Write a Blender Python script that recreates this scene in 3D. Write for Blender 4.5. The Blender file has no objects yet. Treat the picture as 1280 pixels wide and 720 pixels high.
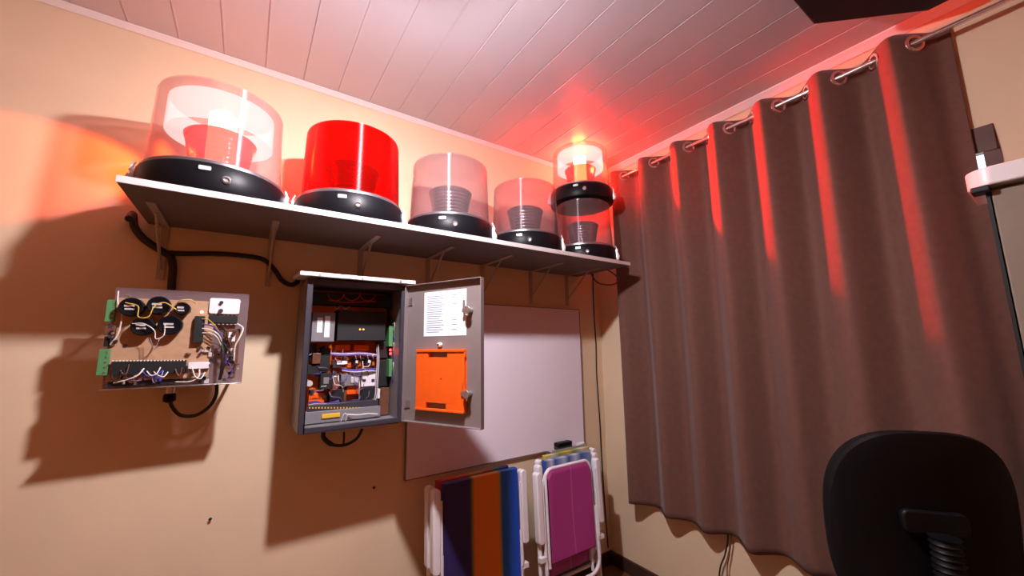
import bpy, bmesh, math, random
from mathutils import Vector, Matrix
random.seed(7)
PI = math.pi
SC = bpy.context.scene
COL = SC.collection

# ------------------------------------------------------------------ camera
FPX = 482.95
PITCH, YAW, ROLL = 0.150577, 0.600665, -0.012645
CAM = Vector((-2.05362, -1.90082, 1.38521))
Fv = Vector((math.sin(YAW)*math.cos(PITCH), math.cos(YAW)*math.cos(PITCH), math.sin(PITCH)))
R0 = Vector((math.cos(YAW), -math.sin(YAW), 0))
U0 = R0.cross(Fv)
Rv = R0*math.cos(ROLL) + U0*math.sin(ROLL)
Uv = -R0*math.sin(ROLL) + U0*math.cos(ROLL)
cd = bpy.data.cameras.new('camera')
cd.sensor_width = 36.0
cd.lens = FPX/1280*36.0
cd.clip_start = 0.02
cam = bpy.data.objects.new('camera', cd)
COL.objects.link(cam)
m = Matrix((Rv, Uv, -Fv)).transposed().to_4x4()
m.translation = CAM
cam.matrix_world = m
SC.camera = cam

def ray(x, y):
    return (Fv*FPX + Rv*(x-640) - Uv*(y-360)).normalized()
def atY(x, y, v=0.0):          # measured photo point on a plane parallel to the long wall
    d = ray(x, y); return CAM + d*((v-CAM.y)/d.y)
def atX(x, y, v=0.0):
    d = ray(x, y); return CAM + d*((v-CAM.x)/d.x)
def atZ(x, y, v=0.0):
    d = ray(x, y); return CAM + d*((v-CAM.z)/d.z)
def atP(x, y, p0, n):
    d = ray(x, y); return CAM + d*((p0-CAM).dot(n)/d.dot(n))

# ------------------------------------------------------------------ materials
def mat(name, col, rough=0.5, metal=0.0, var=0.0, scale=30.0, bump=0.0, bscale=200.0, spec=0.5, sheen=0.0, coat=0.0):
    mt = bpy.data.materials.new(name); mt.use_nodes = True
    nt = mt.node_tree; b = nt.nodes['Principled BSDF']
    c = (*col, 1)
    b.inputs['Base Color'].default_value = c
    b.inputs['Roughness'].default_value = rough
    b.inputs['Metallic'].default_value = metal
    b.inputs['Specular IOR Level'].default_value = spec
    b.inputs['Sheen Weight'].default_value = sheen
    b.inputs['Coat Weight'].default_value = coat
    tc = nt.nodes.new('ShaderNodeTexCoord')
    if var > 0:
        n = nt.nodes.new('ShaderNodeTexNoise'); n.inputs['Scale'].default_value = scale; n.inputs['Detail'].default_value = 4
        nt.links.new(tc.outputs['Object'], n.inputs['Vector'])
        r = nt.nodes.new('ShaderNodeValToRGB')
        r.color_ramp.elements[0].position = 0.3; r.color_ramp.elements[1].position = 0.7
        r.color_ramp.elements[0].color = (*[max(0, k*(1-var)) for k in col], 1)
        r.color_ramp.elements[1].color = (*[min(1, k*(1+var)) for k in col], 1)
        nt.links.new(n.outputs['Fac'], r.inputs['Fac'])
        nt.links.new(r.outputs['Color'], b.inputs['Base Color'])
    if bump > 0:
        n = nt.nodes.new('ShaderNodeTexNoise'); n.inputs['Scale'].default_value = bscale; n.inputs['Detail'].default_value = 3
        nt.links.new(tc.outputs['Object'], n.inputs['Vector'])
        bp = nt.nodes.new('ShaderNodeBump'); bp.inputs['Strength'].default_value = bump; bp.inputs['Distance'].default_value = 0.002
        nt.links.new(n.outputs['Fac'], bp.inputs['Height'])
        nt.links.new(bp.outputs['Normal'], b.inputs['Normal'])
    return mt

def emat(name, col, strength):
    mt = bpy.data.materials.new(name); mt.use_nodes = True
    nt = mt.node_tree; nt.nodes.clear()
    o = nt.nodes.new('ShaderNodeOutputMaterial'); e = nt.nodes.new('ShaderNodeEmission')
    e.inputs['Color'].default_value = (*col, 1); e.inputs['Strength'].default_value = strength
    nt.links.new(e.outputs[0], o.inputs['Surface'])
    return mt

def clearmat(name, tint, haze=0.1, hazecol=(0.9, 0.8, 0.8), rough=0.05, gloss=0.06, ior=1.45, streak=0):
    """see-through plastic: tinted transmission, a clear gloss and a little milkiness"""
    mt = bpy.data.materials.new(name); mt.use_nodes = True
    nt = mt.node_tree; nt.nodes.clear()
    N = nt.nodes.new; L = nt.links.new
    o = N('ShaderNodeOutputMaterial')
    t = N('ShaderNodeBsdfTransparent'); t.inputs['Color'].default_value = (*tint, 1)
    d = N('ShaderNodeBsdfTranslucent'); d.inputs['Color'].default_value = (*hazecol, 1)
    df = N('ShaderNodeBsdfDiffuse'); df.inputs['Color'].default_value = (*hazecol, 1)
    md = N('ShaderNodeMixShader'); md.inputs[0].default_value = 0.5
    L(d.outputs[0], md.inputs[1]); L(df.outputs[0], md.inputs[2])
    m1 = N('ShaderNodeMixShader'); m1.inputs[0].default_value = haze
    L(t.outputs[0], m1.inputs[1]); L(md.outputs[0], m1.inputs[2])
    g = N('ShaderNodeBsdfGlossy'); g.inputs['Roughness'].default_value = rough
    if streak:
        # fine horizontal lens ribs draw every highlight out into an upright streak
        g.inputs['Anisotropy'].default_value = 0.85; g.inputs['Roughness'].default_value = 0.40; g.inputs['Rotation'].default_value = streak-1
        tn = N('ShaderNodeTangent'); tn.direction_type = 'RADIAL'; tn.axis = 'Z'
        L(tn.outputs[0], g.inputs['Tangent'])
    lw = N('ShaderNodeLayerWeight'); lw.inputs['Blend'].default_value = 0.5
    p4 = N('ShaderNodeMath'); p4.operation = 'POWER'; p4.inputs[1].default_value = 3.0; L(lw.outputs['Facing'], p4.inputs[0])
    fr = N('ShaderNodeMath'); fr.operation = 'MULTIPLY'; fr.inputs[1].default_value = 0.3; L(p4.outputs[0], fr.inputs[0])
    add = N('ShaderNodeMath'); add.operation = 'ADD'; add.use_clamp = True; add.inputs[1].default_value = gloss
    L(fr.outputs[0], add.inputs[0])
    m2 = N('ShaderNodeMixShader')
    L(add.outputs[0], m2.inputs[0]); L(m1.outputs[0], m2.inputs[1]); L(g.outputs[0], m2.inputs[2])
    L(m2.outputs[0], o.inputs['Surface'])
    return mt

def stripemat(name, axis, stops, scale, offset=0.0, rough=0.7, interp='LINEAR', weave=True):
    """fabric with woven stripes along one object axis"""
    mt = bpy.data.materials.new(name); mt.use_nodes = True
    nt = mt.node_tree; N = nt.nodes.new; L = nt.links.new
    b = nt.nodes['Principled BSDF']; b.inputs['Roughness'].default_value = rough
    tc = N('ShaderNodeTexCoord'); sp = N('ShaderNodeSeparateXYZ'); L(tc.outputs['Object'], sp.inputs[0])
    ma = N('ShaderNodeMath'); ma.operation = 'MULTIPLY_ADD'; ma.inputs[1].default_value = scale; ma.inputs[2].default_value = offset
    L(sp.outputs[axis], ma.inputs[0])
    r = N('ShaderNodeValToRGB'); r.color_ramp.interpolation = interp
    el = r.color_ramp.elements
    el[0].position = stops[0][0]; el[0].color = (*stops[0][1], 1)
    el[1].position = stops[1][0]; el[1].color = (*stops[1][1], 1)
    for p, c in stops[2:]:
        e = el.new(p); e.color = (*c, 1)
    L(ma.outputs[0], r.inputs['Fac']); L(r.outputs['Color'], b.inputs['Base Color'])
    if weave:
        n = N('ShaderNodeTexNoise'); n.inputs['Scale'].default_value = 400
        L(tc.outputs['Object'], n.inputs['Vector'])
        bp = N('ShaderNodeBump'); bp.inputs['Strength'].default_value = 0.3; bp.inputs['Distance'].default_value = 0.001
        L(n.outputs['Fac'], bp.inputs['Height']); L(bp.outputs['Normal'], b.inputs['Normal'])
    return mt

M = {}
M['warmwall'] = mat('warm_bounce_wall', (0.46, 0.18, 0.035), 0.75, var=0.05, scale=3, spec=0.3)  # orange given to the unseen walls to warm the bounced light
M['wall'] = mat('cream_wall_paint', (0.745, 0.575, 0.39), 0.75, var=0.04, scale=3, bump=0.15, bscale=60, spec=0.3)
M['ceiling'] = mat('white_pvc_plank', (0.57, 0.52, 0.56), 0.32, var=0.02, scale=2)
M['cornice'] = mat('white_pvc_trim', (0.82, 0.76, 0.76), 0.35)
M['floor'] = mat('brown_floor', (0.16, 0.075, 0.028), 0.45, var=0.25, scale=6, bump=0.1, bscale=20)
M['baseboard'] = mat('dark_brown_skirting', (0.055, 0.025, 0.02), 0.4, var=0.2, scale=12)
M['shelf'] = mat('white_laminate', (0.62, 0.58, 0.57), 0.45, var=0.03, scale=5)
M['shelfface'] = mat('grey_board', (0.17, 0.125, 0.12), 0.6, var=0.08, scale=8)
M['bracket'] = mat('cream_steel', (0.42, 0.34, 0.30), 0.4)
M['black'] = mat('black_plastic', (0.005, 0.005, 0.007), 0.4, var=0.1, scale=20, spec=0.15)
M['blackmatt'] = mat('matt_black', (0.008, 0.008, 0.009), 0.6, var=0.1, scale=20)
M['rubber'] = mat('black_cable_sheath', (0.012, 0.009, 0.010), 0.5, bump=0.3, bscale=150)
M['chrome'] = mat('chrome', (0.85, 0.85, 0.87), 0.12, 1.0)
M['latchsteel'] = mat('bright_latch_steel', (0.80, 0.79, 0.80), 0.35, 0.6)
M['ring'] = mat('grey_ring', (0.30, 0.29, 0.31), 0.3, 0.8, var=0.05)
M['cup'] = mat('smoked_reflector', (0.30, 0.26, 0.28), 0.16, 0.85, var=0.05)
M['labelmat'] = mat('silver_label', (0.62, 0.60, 0.60), 0.4, 0.2)
M['cuplit'] = clearmat('lit_red_cup', (0.86, 0.26, 0.27), 0.22, (0.85, 0.12, 0.14), 0.1, 0.04)  # lit copy of the cup, red glow put into its tint
M['clear'] = clearmat('clear_acrylic', (0.955, 0.87, 0.90), 0.06, (0.95, 0.80, 0.80), 0.06, 0.03, streak=1)  # pink of the red beacon light put into the clear tint
M['red'] = clearmat('red_acrylic', (0.97, 0.030, 0.016), 0.10, (0.95, 0.01, 0.004), 0.07, 0.03, streak=1)
M['plate'] = clearmat('clear_backing_plate', (0.62, 0.52, 0.54), 0.45, (0.55, 0.42, 0.44), 0.12, 0.04)
M['grey'] = mat('grey_enamel', (0.20, 0.185, 0.20), 0.42, var=0.06, scale=10)
M['darkgrey'] = mat('dark_grey_enamel', (0.040, 0.036, 0.050), 0.4, var=0.06, scale=10)
M['doorgrey'] = mat('door_grey_enamel', (0.225, 0.185, 0.18), 0.38, 0.15, var=0.06, scale=9)
M['white'] = mat('white_plastic', (0.78, 0.74, 0.77), 0.35)
M['whitepaint'] = mat('white_painted_tube', (0.80, 0.76, 0.80), 0.3)
M['hood'] = mat('pale_hood_enamel', (0.72, 0.67, 0.66), 0.4)
M['paper'] = mat('paper', (0.86, 0.85, 0.88), 0.7)
M['ink'] = mat('blue_grey_ink', (0.22, 0.27, 0.38), 0.7)
M['orange'] = mat('orange_plastic', (0.88, 0.115, 0.008), 0.38, var=0.04)
M['orangeplate'] = mat('orange_mounting_plate', (0.78, 0.13, 0.008), 0.4, var=0.08, scale=14)
M['pcb'] = mat('tan_circuit_board', (0.46, 0.27, 0.16), 0.5, var=0.08, scale=60)
M['green'] = mat('green_connector', (0.09, 0.26, 0.10), 0.4)
M['brown'] = mat('brown_component', (0.14, 0.055, 0.03), 0.4, var=0.2)
M['steel'] = mat('dull_steel', (0.55, 0.54, 0.55), 0.3, 0.9)
M['wirewhite'] = mat('white_wire', (0.75, 0.68, 0.62), 0.45)
M['wirered'] = mat('red_wire', (0.62, 0.025, 0.02), 0.4)
M['wireblue'] = mat('blue_wire', (0.06, 0.06, 0.38), 0.4)
M['wireyellow'] = mat('yellow_wire', (0.65, 0.42, 0.06), 0.4)
M['purple'] = mat('purple_wire', (0.16, 0.08, 0.22), 0.4)
M['yellow'] = mat('yellow_terminal', (0.70, 0.42, 0.04), 0.45)
M['board'] = mat('whiteboard_enamel', (0.86, 0.77, 0.85), 0.3, var=0.015, scale=3)
M['boardframe'] = mat('thin_grey_board_frame', (0.22, 0.19, 0.19), 0.5)
M['darkgreen'] = mat('dark_green_felt', (0.02, 0.05, 0.04), 0.8)
M['curtain'] = mat('brown_curtain_fabric', (0.150, 0.068, 0.050), 0.75, var=0.10, scale=40, bump=0.25, bscale=350, spec=0.25, sheen=0.15)
M['rod'] = mat('rod_steel', (0.72, 0.66, 0.66), 0.25, 0.9)
M['windowframe'] = mat('brown_window_frame', (0.10, 0.045, 0.035), 0.45, var=0.15, scale=15)
M['glass'] = emat('daylit_window_glass', (0.86, 0.88, 1.0), 2.2)
M['cabinet'] = mat('taupe_cabinet_panel', (0.22, 0.17, 0.125), 0.5, var=0.05, scale=6)
M['cabtop'] = mat('white_cabinet_top', (0.74, 0.70, 0.69), 0.35)
M['chairblack'] = mat('black_chair_shell', (0.004, 0.004, 0.005), 0.5, var=0.2, scale=30, spec=0.2)
M['chairfab'] = mat('black_chair_fabric', (0.005, 0.0045, 0.005), 0.85, spec=0.15, var=0.2, scale=80, bump=0.3, bscale=300)
M['bulb'] = emat('ceiling_bulb_glow', (1.0, 0.93, 0.99), 2900)
M['ledhot'] = emat('red_led_glow', (1.0, 0.36, 0.16), 20)
M['ledhot_bright'] = emat('bright_red_led_glow', (1.0, 0.070, 0.016), 250)
def glowmat(name, col, strength, alpha):
    mt = emat(name, col, strength); nt = mt.node_tree
    e = nt.nodes['Emission']; o = nt.nodes['Material Output']
    t = nt.nodes.new('ShaderNodeBsdfTransparent'); mx = nt.nodes.new('ShaderNodeMixShader'); mx.inputs[0].default_value = alpha
    nt.links.new(t.outputs[0], mx.inputs[1]); nt.links.new(e.outputs[0], mx.inputs[2]); nt.links.new(mx.outputs[0], o.inputs['Surface'])
    return mt
M['lens'] = glowmat('pale_dome_glow', (1.0, 0.62, 0.56), 2.6, 0.36)  # see-through emission imitating the pale glow in the lit domes
M['led_red'] = emat('red_indicator', (1.0, 0.03, 0.03), 12)
M['led_orange'] = emat('orange_indicator', (1.0, 0.25, 0.04), 9)
M['led_white'] = emat('warm_indicator', (1.0, 0.75, 0.55), 8)
M['magenta'] = stripemat('magenta_chair_fabric', 'X', [(0, (0.38, 0.035, 0.21)), (0.505, (0.38, 0.035, 0.21)), (0.525, (0.52, 0.10, 0.32)), (0.545, (0.38, 0.035, 0.21)), (1, (0.40, 0.04, 0.22))], 3.0, 0.5)
M['multistripe'] = stripemat('navy_orange_blue_striped_fabric', 'X', [(0, (0.022, 0.012, 0.10)), (0.30, (0.022, 0.012, 0.11)), (0.335, (0.16, 0.16, 0.04)), (0.37, (0.72, 0.20, 0.012)), (0.73, (0.72, 0.21, 0.012)), (0.76, (0.36, 0.30, 0.03)), (0.79, (0.012, 0.14, 0.60)), (1, (0.01, 0.09, 0.65))], 2.9, 0.5)
M['redstripe'] = stripemat('red_orange_striped_fabric', 'X', [(0, (0.50, 0.03, 0.02)), (0.35, (0.52, 0.05, 0.02)), (0.5, (0.40, 0.20, 0.02)), (0.7, (0.35, 0.03, 0.02)), (0.82, (0.05, 0.16, 0.05)), (1, (0.01, 0.05, 0.40))], 2.9, 0.5)
M['bluestripe'] = stripemat('blue_white_striped_fabric', 'X', [(0, (0.03, 0.07, 0.30)), (0.12, (0.5, 0.55, 0.62)), (0.2, (0.03, 0.08, 0.34)), (0.4, (0.45, 0.5, 0.6)), (0.5, (0.03, 0.07, 0.30)), (0.65, (0.5, 0.55, 0.62)), (0.78, (0.04, 0.10, 0.34)), (1, (0.25, 0.35, 0.5))], 3.0, 0.5)
M['greenstripe'] = stripemat('yellow_green_striped_fabric', 'X', [(0, (0.55, 0.42, 0.05)), (0.15, (0.60, 0.56, 0.45)), (0.3, (0.20, 0.28, 0.05)), (0.5, (0.62, 0.45, 0.05)), (0.65, (0.18, 0.26, 0.06)), (0.82, (0.6, 0.56, 0.42)), (1, (0.5, 0.40, 0.06))], 3.0, 0.5)

def sheetmat(ob, org, a, b):
    """printed lines of a typed sheet: rows of ragged blue-grey dashes on paper"""
    mt = bpy.data.materials.new('printed_sheet'); mt.use_nodes = True
    nt = mt.node_tree; N = nt.nodes.new; L = nt.links.new
    p = nt.nodes['Principled BSDF']; p.inputs['Roughness'].default_value = 0.7
    tc = N('ShaderNodeTexCoord'); sp = N('ShaderNodeSeparateXYZ'); L(tc.outputs['Object'], sp.inputs[0])
    def mth(op, i0, i1):
        q = N('ShaderNodeMath'); q.operation = op
        for k, i in enumerate((i0, i1)):
            if i is None: continue
            if isinstance(i, (int, float)): q.inputs[k].default_value = i
            else: L(i, q.inputs[k])
        return q.outputs[0]
    u = mth('DIVIDE', mth('SUBTRACT', sp.outputs['X'], a.x-org.x), b.x-a.x)
    v = mth('DIVIDE', mth('SUBTRACT', sp.outputs['Z'], a.z-org.z), b.z-a.z)
    row = mth('MULTIPLY', v, 20.0)
    line = mth('LESS_THAN', mth('FRACT', row, None), 0.42)
    wn = N('ShaderNodeTexWhiteNoise'); wn.noise_dimensions = '1D'; L(mth('FLOOR', row, None), wn.inputs['W'])
    end = mth('MULTIPLY_ADD', wn.outputs['Value'], 0.12); end.node.inputs[2].default_value = 0.36
    m1 = mth('MULTIPLY', mth('GREATER_THAN', u, 0.06), mth('LESS_THAN', u, end))
    m2 = mth('MULTIPLY', mth('MULTIPLY', mth('GREATER_THAN', u, 0.66), mth('LESS_THAN', u, 0.77)), mth('GREATER_THAN', wn.outputs['Value'], 0.72))
    body = mth('MULTIPLY', mth('MULTIPLY', line, mth('MAXIMUM', m1, m2)), mth('MULTIPLY', mth('GREATER_THAN', v, 0.10), mth('LESS_THAN', v, 0.95)))
    mx = N('ShaderNodeMixRGB'); L(body, mx.inputs[0])
    mx.inputs[1].default_value = (0.86, 0.85, 0.88, 1); mx.inputs[2].default_value = (0.24, 0.30, 0.44, 1)
    L(mx.outputs[0], p.inputs['Base Color'])
    ob.data.materials[0] = mt

# ------------------------------------------------------------------ mesh builder
class MB:
    def __init__(s): s.v = []; s.f = []
    def add(s, vs, fs, mtx=None):
        o = len(s.v)
        for p in vs:
            p = Vector(p)
            s.v.append(mtx @ p if mtx is not None else p)
        for f in fs: s.f.append([o+i for i in f])
        return s
    def box(s, c, d, mtx=None):
        x, y, z = d[0]/2, d[1]/2, d[2]/2; c = Vector(c)
        vs = [c+Vector((a*x, b*y, e*z)) for e in (-1, 1) for b in (-1, 1) for a in (-1, 1)]
        return s.add(vs, [(0, 2, 3, 1), (4, 5, 7, 6), (0, 1, 5, 4), (2, 6, 7, 3), (0, 4, 6, 2), (1, 3, 7, 5)], mtx)
    def hexa(s, b4, t4):
        return s.add(list(b4)+list(t4), [(3, 2, 1, 0), (4, 5, 6, 7), (0, 1, 5, 4), (1, 2, 6, 5), (2, 3, 7, 6), (3, 0, 4, 7)])
    def lathe(s, prof, seg=32, mtx=None, closed=False):
        vs = []; fs = []; n = len(prof)
        for i in range(seg):
            a = 2*PI*i/seg
            for r, z in prof: vs.append((r*math.cos(a), r*math.sin(a), z))
        rng = n if closed else n-1
        for i in range(seg):
            j = (i+1) % seg
            for k in range(rng):
                l = (k+1) % n
                fs.append((i*n+k, j*n+k, j*n+l, i*n+l))
        if not closed:
            if prof[0][0] > 1e-6: fs.append([i*n for i in range(seg)][::-1])
            if prof[-1][0] > 1e-6: fs.append([i*n+n-1 for i in range(seg)])
        return s.add(vs, fs, mtx)
    def cyl(s, p0, p1, r0, r1=None, seg=16):
        p0 = Vector(p0); p1 = Vector(p1); r1 = r0 if r1 is None else r1
        d = p1-p0; q = d.to_track_quat('Z', 'Y').to_matrix().to_4x4(); q.translation = p0
        return s.lathe([(r0, 0), (r1, d.length)], seg, q)
    def tube(s, pts, r, seg=8, cyclic=False):
        pts = [Vector(p) for p in pts]; n = len(pts)
        rad = r if isinstance(r, (list, tuple)) else [r]*n
        up = None; vs = []; fs = []
        for i, p in enumerate(pts):
            a = pts[(i-1) % n] if (cyclic or i > 0) else pts[0]
            b = pts[(i+1) % n] if (cyclic or i < n-1) else pts[-1]
            t = (b-a).normalized()
            if up is None:
                up = Vector((0, 0, 1)) if abs(t.z) < 0.9 else Vector((1, 0, 0))
            u = (up - t*up.dot(t)).normalized(); w = t.cross(u); up = u
            for k in range(seg):
                an = 2*PI*k/seg
                vs.append(p + (u*math.cos(an)+w*math.sin(an))*rad[i])
        for i in range(n if cyclic else n-1):
            j = (i+1) % n
            for k in range(seg):
                l = (k+1) % seg
                fs.append((i*seg+k, i*seg+l, j*seg+l, j*seg+k))
        if not cyclic:
            fs.append([k for k in range(seg)][::-1]); fs.append([(n-1)*seg+k for k in range(seg)])
        return s.add(vs, fs)
    def prism(s, outline, h0, h1, mtx=None):
        n = len(outline)
        vs = [(x, y, h0) for x, y in outline]+[(x, y, h1) for x, y in outline]
        fs = [list(range(n))[::-1], list(range(n, 2*n))]+[(i, (i+1) % n, n+(i+1) % n, n+i) for i in range(n)]
        return s.add(vs, fs, mtx)
    def sphere(s, c, r, seg=16, rings=8, sc=(1, 1, 1)):
        prof = [(r*math.sin(PI*i/rings), -r*math.cos(PI*i/rings)) for i in range(rings+1)]
        prof[0] = (0, -r); prof[-1] = (0, r)
        mt = Matrix.Translation(Vector(c)) @ Matrix.Diagonal((*sc, 1))
        return s.lathe(prof, seg, mt)
    def grid(s, fn, nu, nv):
        vs = [fn(i/nu, j/nv) for j in range(nv+1) for i in range(nu+1)]
        fs = [(j*(nu+1)+i, j*(nu+1)+i+1, (j+1)*(nu+1)+i+1, (j+1)*(nu+1)+i) for j in range(nv) for i in range(nu)]
        return s.add(vs, fs)
    def build(s, name, mt, parent=None, bevel=0.0, smooth=True, world=True, seg=2, subsurf=0, solid=0.0):
        me = bpy.data.meshes.new(name)
        vs = s.v
        if parent is not None and world:
            inv = wm(parent).inverted()
            vs = [inv @ p for p in s.v]
        me.from_pydata([tuple(p) for p in vs], [], s.f)
        bm = bmesh.new(); bm.from_mesh(me)
        bmesh.ops.remove_doubles(bm, verts=bm.verts, dist=1e-6)
        bmesh.ops.recalc_face_normals(bm, faces=bm.faces)
        bm.to_mesh(me); bm.free()
        me.materials.append(mt if not isinstance(mt, str) else M[mt])
        if smooth:
            me.shade_smooth(); me.set_sharp_from_angle(angle=math.radians(38))
        o = bpy.data.objects.new(name, me); COL.objects.link(o)
        if parent is not None: o.parent = parent
        if solid:
            md = o.modifiers.new('thickness', 'SOLIDIFY'); md.thickness = solid; md.offset = 0
        if bevel:
            md = o.modifiers.new('bevel', 'BEVEL'); md.width = bevel; md.segments = seg; md.limit_method = 'ANGLE'; md.angle_limit = math.radians(50)
        if subsurf:
            md = o.modifiers.new('subsurf', 'SUBSURF'); md.levels = subsurf; md.render_levels = subsurf
        return o

WM = {}
def wm(o):
    while o.name not in WM:
        o = o.parent
    return WM[o.name]
def tag(o, label=None, cat=None, group=None, kind=None):
    if label: o['label'] = label
    if cat: o['category'] = cat
    if group: o['group'] = group
    if kind: o['kind'] = kind
    return o
def thing(name, label, cat, loc=(0, 0, 0), rotz=0.0, group=None, rot=None):
    o = bpy.data.objects.new(name, None); COL.objects.link(o)
    o.empty_display_size = 0.05
    o.location = loc
    o.rotation_euler = rot if rot else (0, 0, rotz)
    WM[o.name] = Matrix.Translation(Vector(loc)) @ o.rotation_euler.to_matrix().to_4x4()
    return tag(o, label, cat, group)
def struct(mb, name, mt, **k):
    o = mb.build(name, mt, None, **k); o['kind'] = 'structure'; return o
def spline(pts, n=8):
    pts = [Vector(p) for p in pts]; out = []
    P = [pts[0]*2-pts[1]]+pts+[pts[-1]*2-pts[-2]]
    for i in range(1, len(P)-2):
        a, b, c, d = P[i-1], P[i], P[i+1], P[i+2]
        for k in range(n):
            t = k/n
            out.append(0.5*((2*b)+(c-a)*t+(2*a-5*b+4*c-d)*t*t+(3*b-a-3*c+d)*t*t*t))
    out.append(pts[-1]); return out
def roundrect(w, h, r, n=5, cx=0, cy=0):
    o = []
    for sx, sy, a0 in ((1, 1, 0), (-1, 1, PI/2), (-1, -1, PI), (1, -1, 1.5*PI)):
        for k in range(n+1):
            a = a0+PI/2*k/n
            o.append((cx+sx*(w/2-r)+r*math.cos(a), cy+sy*(h/2-r)+r*math.sin(a)))
    return o

# ------------------------------------------------------------------ the room
H = 2.617; XL = -3.5; YB = -3.3
struct(MB().box((XL/2, YB/2, -0.05), (-XL+0.2, -YB+0.2, 0.1)), 'floor', 'floor')
struct(MB().box((XL/2, 0.05, H/2), (-XL+0.2, 0.1, H+0.2)), 'wall_back', 'wall')
# window opening in the curtained wall
WY0, WY1, WZ0, WZ1 = -1.825, -0.45, 0.95, 2.12
w = MB()
w.box((0.05, WY1/2, H/2), (0.1, -WY1, H+0.2))
w.box((0.05, (WY0+YB)/2, H/2), (0.1, WY0-YB, H+0.2))
w.box((0.05, (WY0+WY1)/2, (WZ0-0.1)/2), (0.1, WY1-WY0, WZ0+0.1))
w.box((0.05, (WY0+WY1)/2, (WZ1+H+0.1)/2), (0.1, WY1-WY0, H+0.1-WZ1))
struct(w, 'wall_right', 'wall', smooth=False)
struct(MB().box((XL-0.05, YB/2, H/2), (0.1, -YB+0.2, H+0.2)), 'wall_left', 'warmwall')
struct(MB().box((XL/2, YB-0.05, H/2), (-XL+0.2, 0.1, H+0.2)), 'wall_front', 'warmwall')
# plank ceiling, boards running towards the long wall
pr = []
pitch = 0.147; g = 0.006
x = XL - 0.05; off = (-1.484 - x) % pitch
xs = x - pitch + off
prof = [(XL-0.1, H)]
while xs < 0.1:
    if xs > XL-0.08:
        prof += [(xs-g/2, H), (xs-g/2+0.001, H+0.003), (xs+g/2-0.001, H+0.003), (xs+g/2, H-0.0008), (xs+g/2+0.006, H)]
    xs += pitch
prof = [p for p in prof if p[0] < 0.08]+[(0.1, H)]
n = len(prof); c = MB()
vs = [(px, 0.1, pz) for px, pz in prof]+[(px, YB-0.1, pz) for px, pz in prof]
fs = [(i, i+1, n+i+1, n+i) for i in range(n-1)]
o = len(vs); vs += [(XL-0.1, 0.1, H+0.1), (0.1, 0.1, H+0.1), (0.1, YB-0.1, H+0.1), (XL-0.1, YB-0.1, H+0.1)]
fs += [(o, o+1, o+2, o+3), list(range(n))+[o+1, o], list(range(n, 2*n))+[o+2, o+3], (0, n, o+3, o), (n-1, 2*n-1, o+2, o+1)]
c.add(vs, fs); struct(c, 'ceiling', 'ceiling', smooth=False)
# cornices: moulded profile, wall side offset d, drop h
def cornice(name, axis):
    pf = [(0, 0), (0, -0.030), (-0.006, -0.034), (-0.012, -0.030), (-0.020, -0.016), (-0.030, -0.011), (-0.036, -0.006), (-0.036, 0)]
    if axis == 'x': pf = [(d*0.6, z*0.6) for d, z in pf]
    k = len(pf); b = MB()
    if axis == 'x': A = [(XL, d-0.0005, H+z-0.0005) for d, z in pf]; B = [(0, d-0.0005, H+z-0.0005) for d, z in pf]
    else: A = [(d-0.0005, YB, H+z-0.0005) for d, z in pf]; B = [(d-0.0005, 0, H+z-0.0005) for d, z in pf]
    b.add(A+B, [(i, (i+1) % k, k+(i+1) % k, k+i) for i in range(k)]+[list(range(k)), list(range(k, 2*k))])
    struct(b, name, 'cornice')
cornice('trim_1', 'x'); cornice('trim_2', 'y')
struct(MB().box((XL/2, -0.008, 0.04), (-XL, 0.016, 0.08)), 'baseboard_back', 'baseboard', bevel=0.004)
struct(MB().box((-0.008, YB/2-0.008, 0.04), (0.016, -YB-0.016, 0.08)), 'baseboard_right', 'baseboard', bevel=0.004)

# window behind the curtain: brown frame and daylit glass
wf = MB()
t = 0.034; th = 0.092
for (cy, cz, sy, sz) in (((WY0+WY1)/2, WZ1-th/2, WY1-WY0, th), ((WY0+WY1)/2, WZ0+t/2, WY1-WY0, t), (WY0+t/2, (WZ0+t+WZ1-th)/2, t, WZ1-WZ0-t-th), (WY1-t/2, (WZ0+t+WZ1-th)/2, t, WZ1-WZ0-t-th), ((WY0+WY1)/2, (WZ0+t+WZ1-th)/2, t, WZ1-WZ0-t-th)):
    wf.box((0.035, cy, cz), (0.08, sy, sz))
wo = struct(wf, 'window_1', 'windowframe', bevel=0.003)
MB().box((0.03, (WY0+WY1)/2, (WZ0+t+WZ1-th)/2), (0.006, WY1-WY0-2*t, WZ1-WZ0-t-th)).build('pane', 'glass', wo, world=False)

# ------------------------------------------------------------------ ceiling bulb (the white light of the room)
LX, LY, LZ = -1.71, -1.00, 2.40
tl = thing('ceiling_lamp', 'bare white bulb in a black holder hanging from the plank ceiling', 'lamp', (LX, LY, H))
MB().lathe([(0.0, -0.0005), (0.05, -0.0005), (0.05, -0.012), (0.02, -0.03), (0.0, -0.03)], 24, Matrix.Translation((LX, LY, H))).build('canopy', 'white', tl)
MB().cyl((LX, LY, H-0.028), (LX, LY, H-0.10), 0.004, seg=8).build('cord', 'rubber', tl)
MB().lathe([(0.0, 0.0), (0.012, 0.0), (0.02, -0.012), (0.02, -0.05), (0.0, -0.05)], 20, Matrix.Translation((LX, LY, H-0.095))).build('lamp_holder', 'black', tl)
hp = [(0.0, -0.042)]+[(0.042*math.sin(math.radians(a)), -0.042*math.cos(math.radians(a))) for a in (12, 24, 36, 48, 60, 69)]
MB().lathe(hp+[(0.037, -0.0148), (0.0, -0.0148)], 28, Matrix.Translation((LX, LY, LZ))).build('diffuser', 'bulb', tl)
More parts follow.
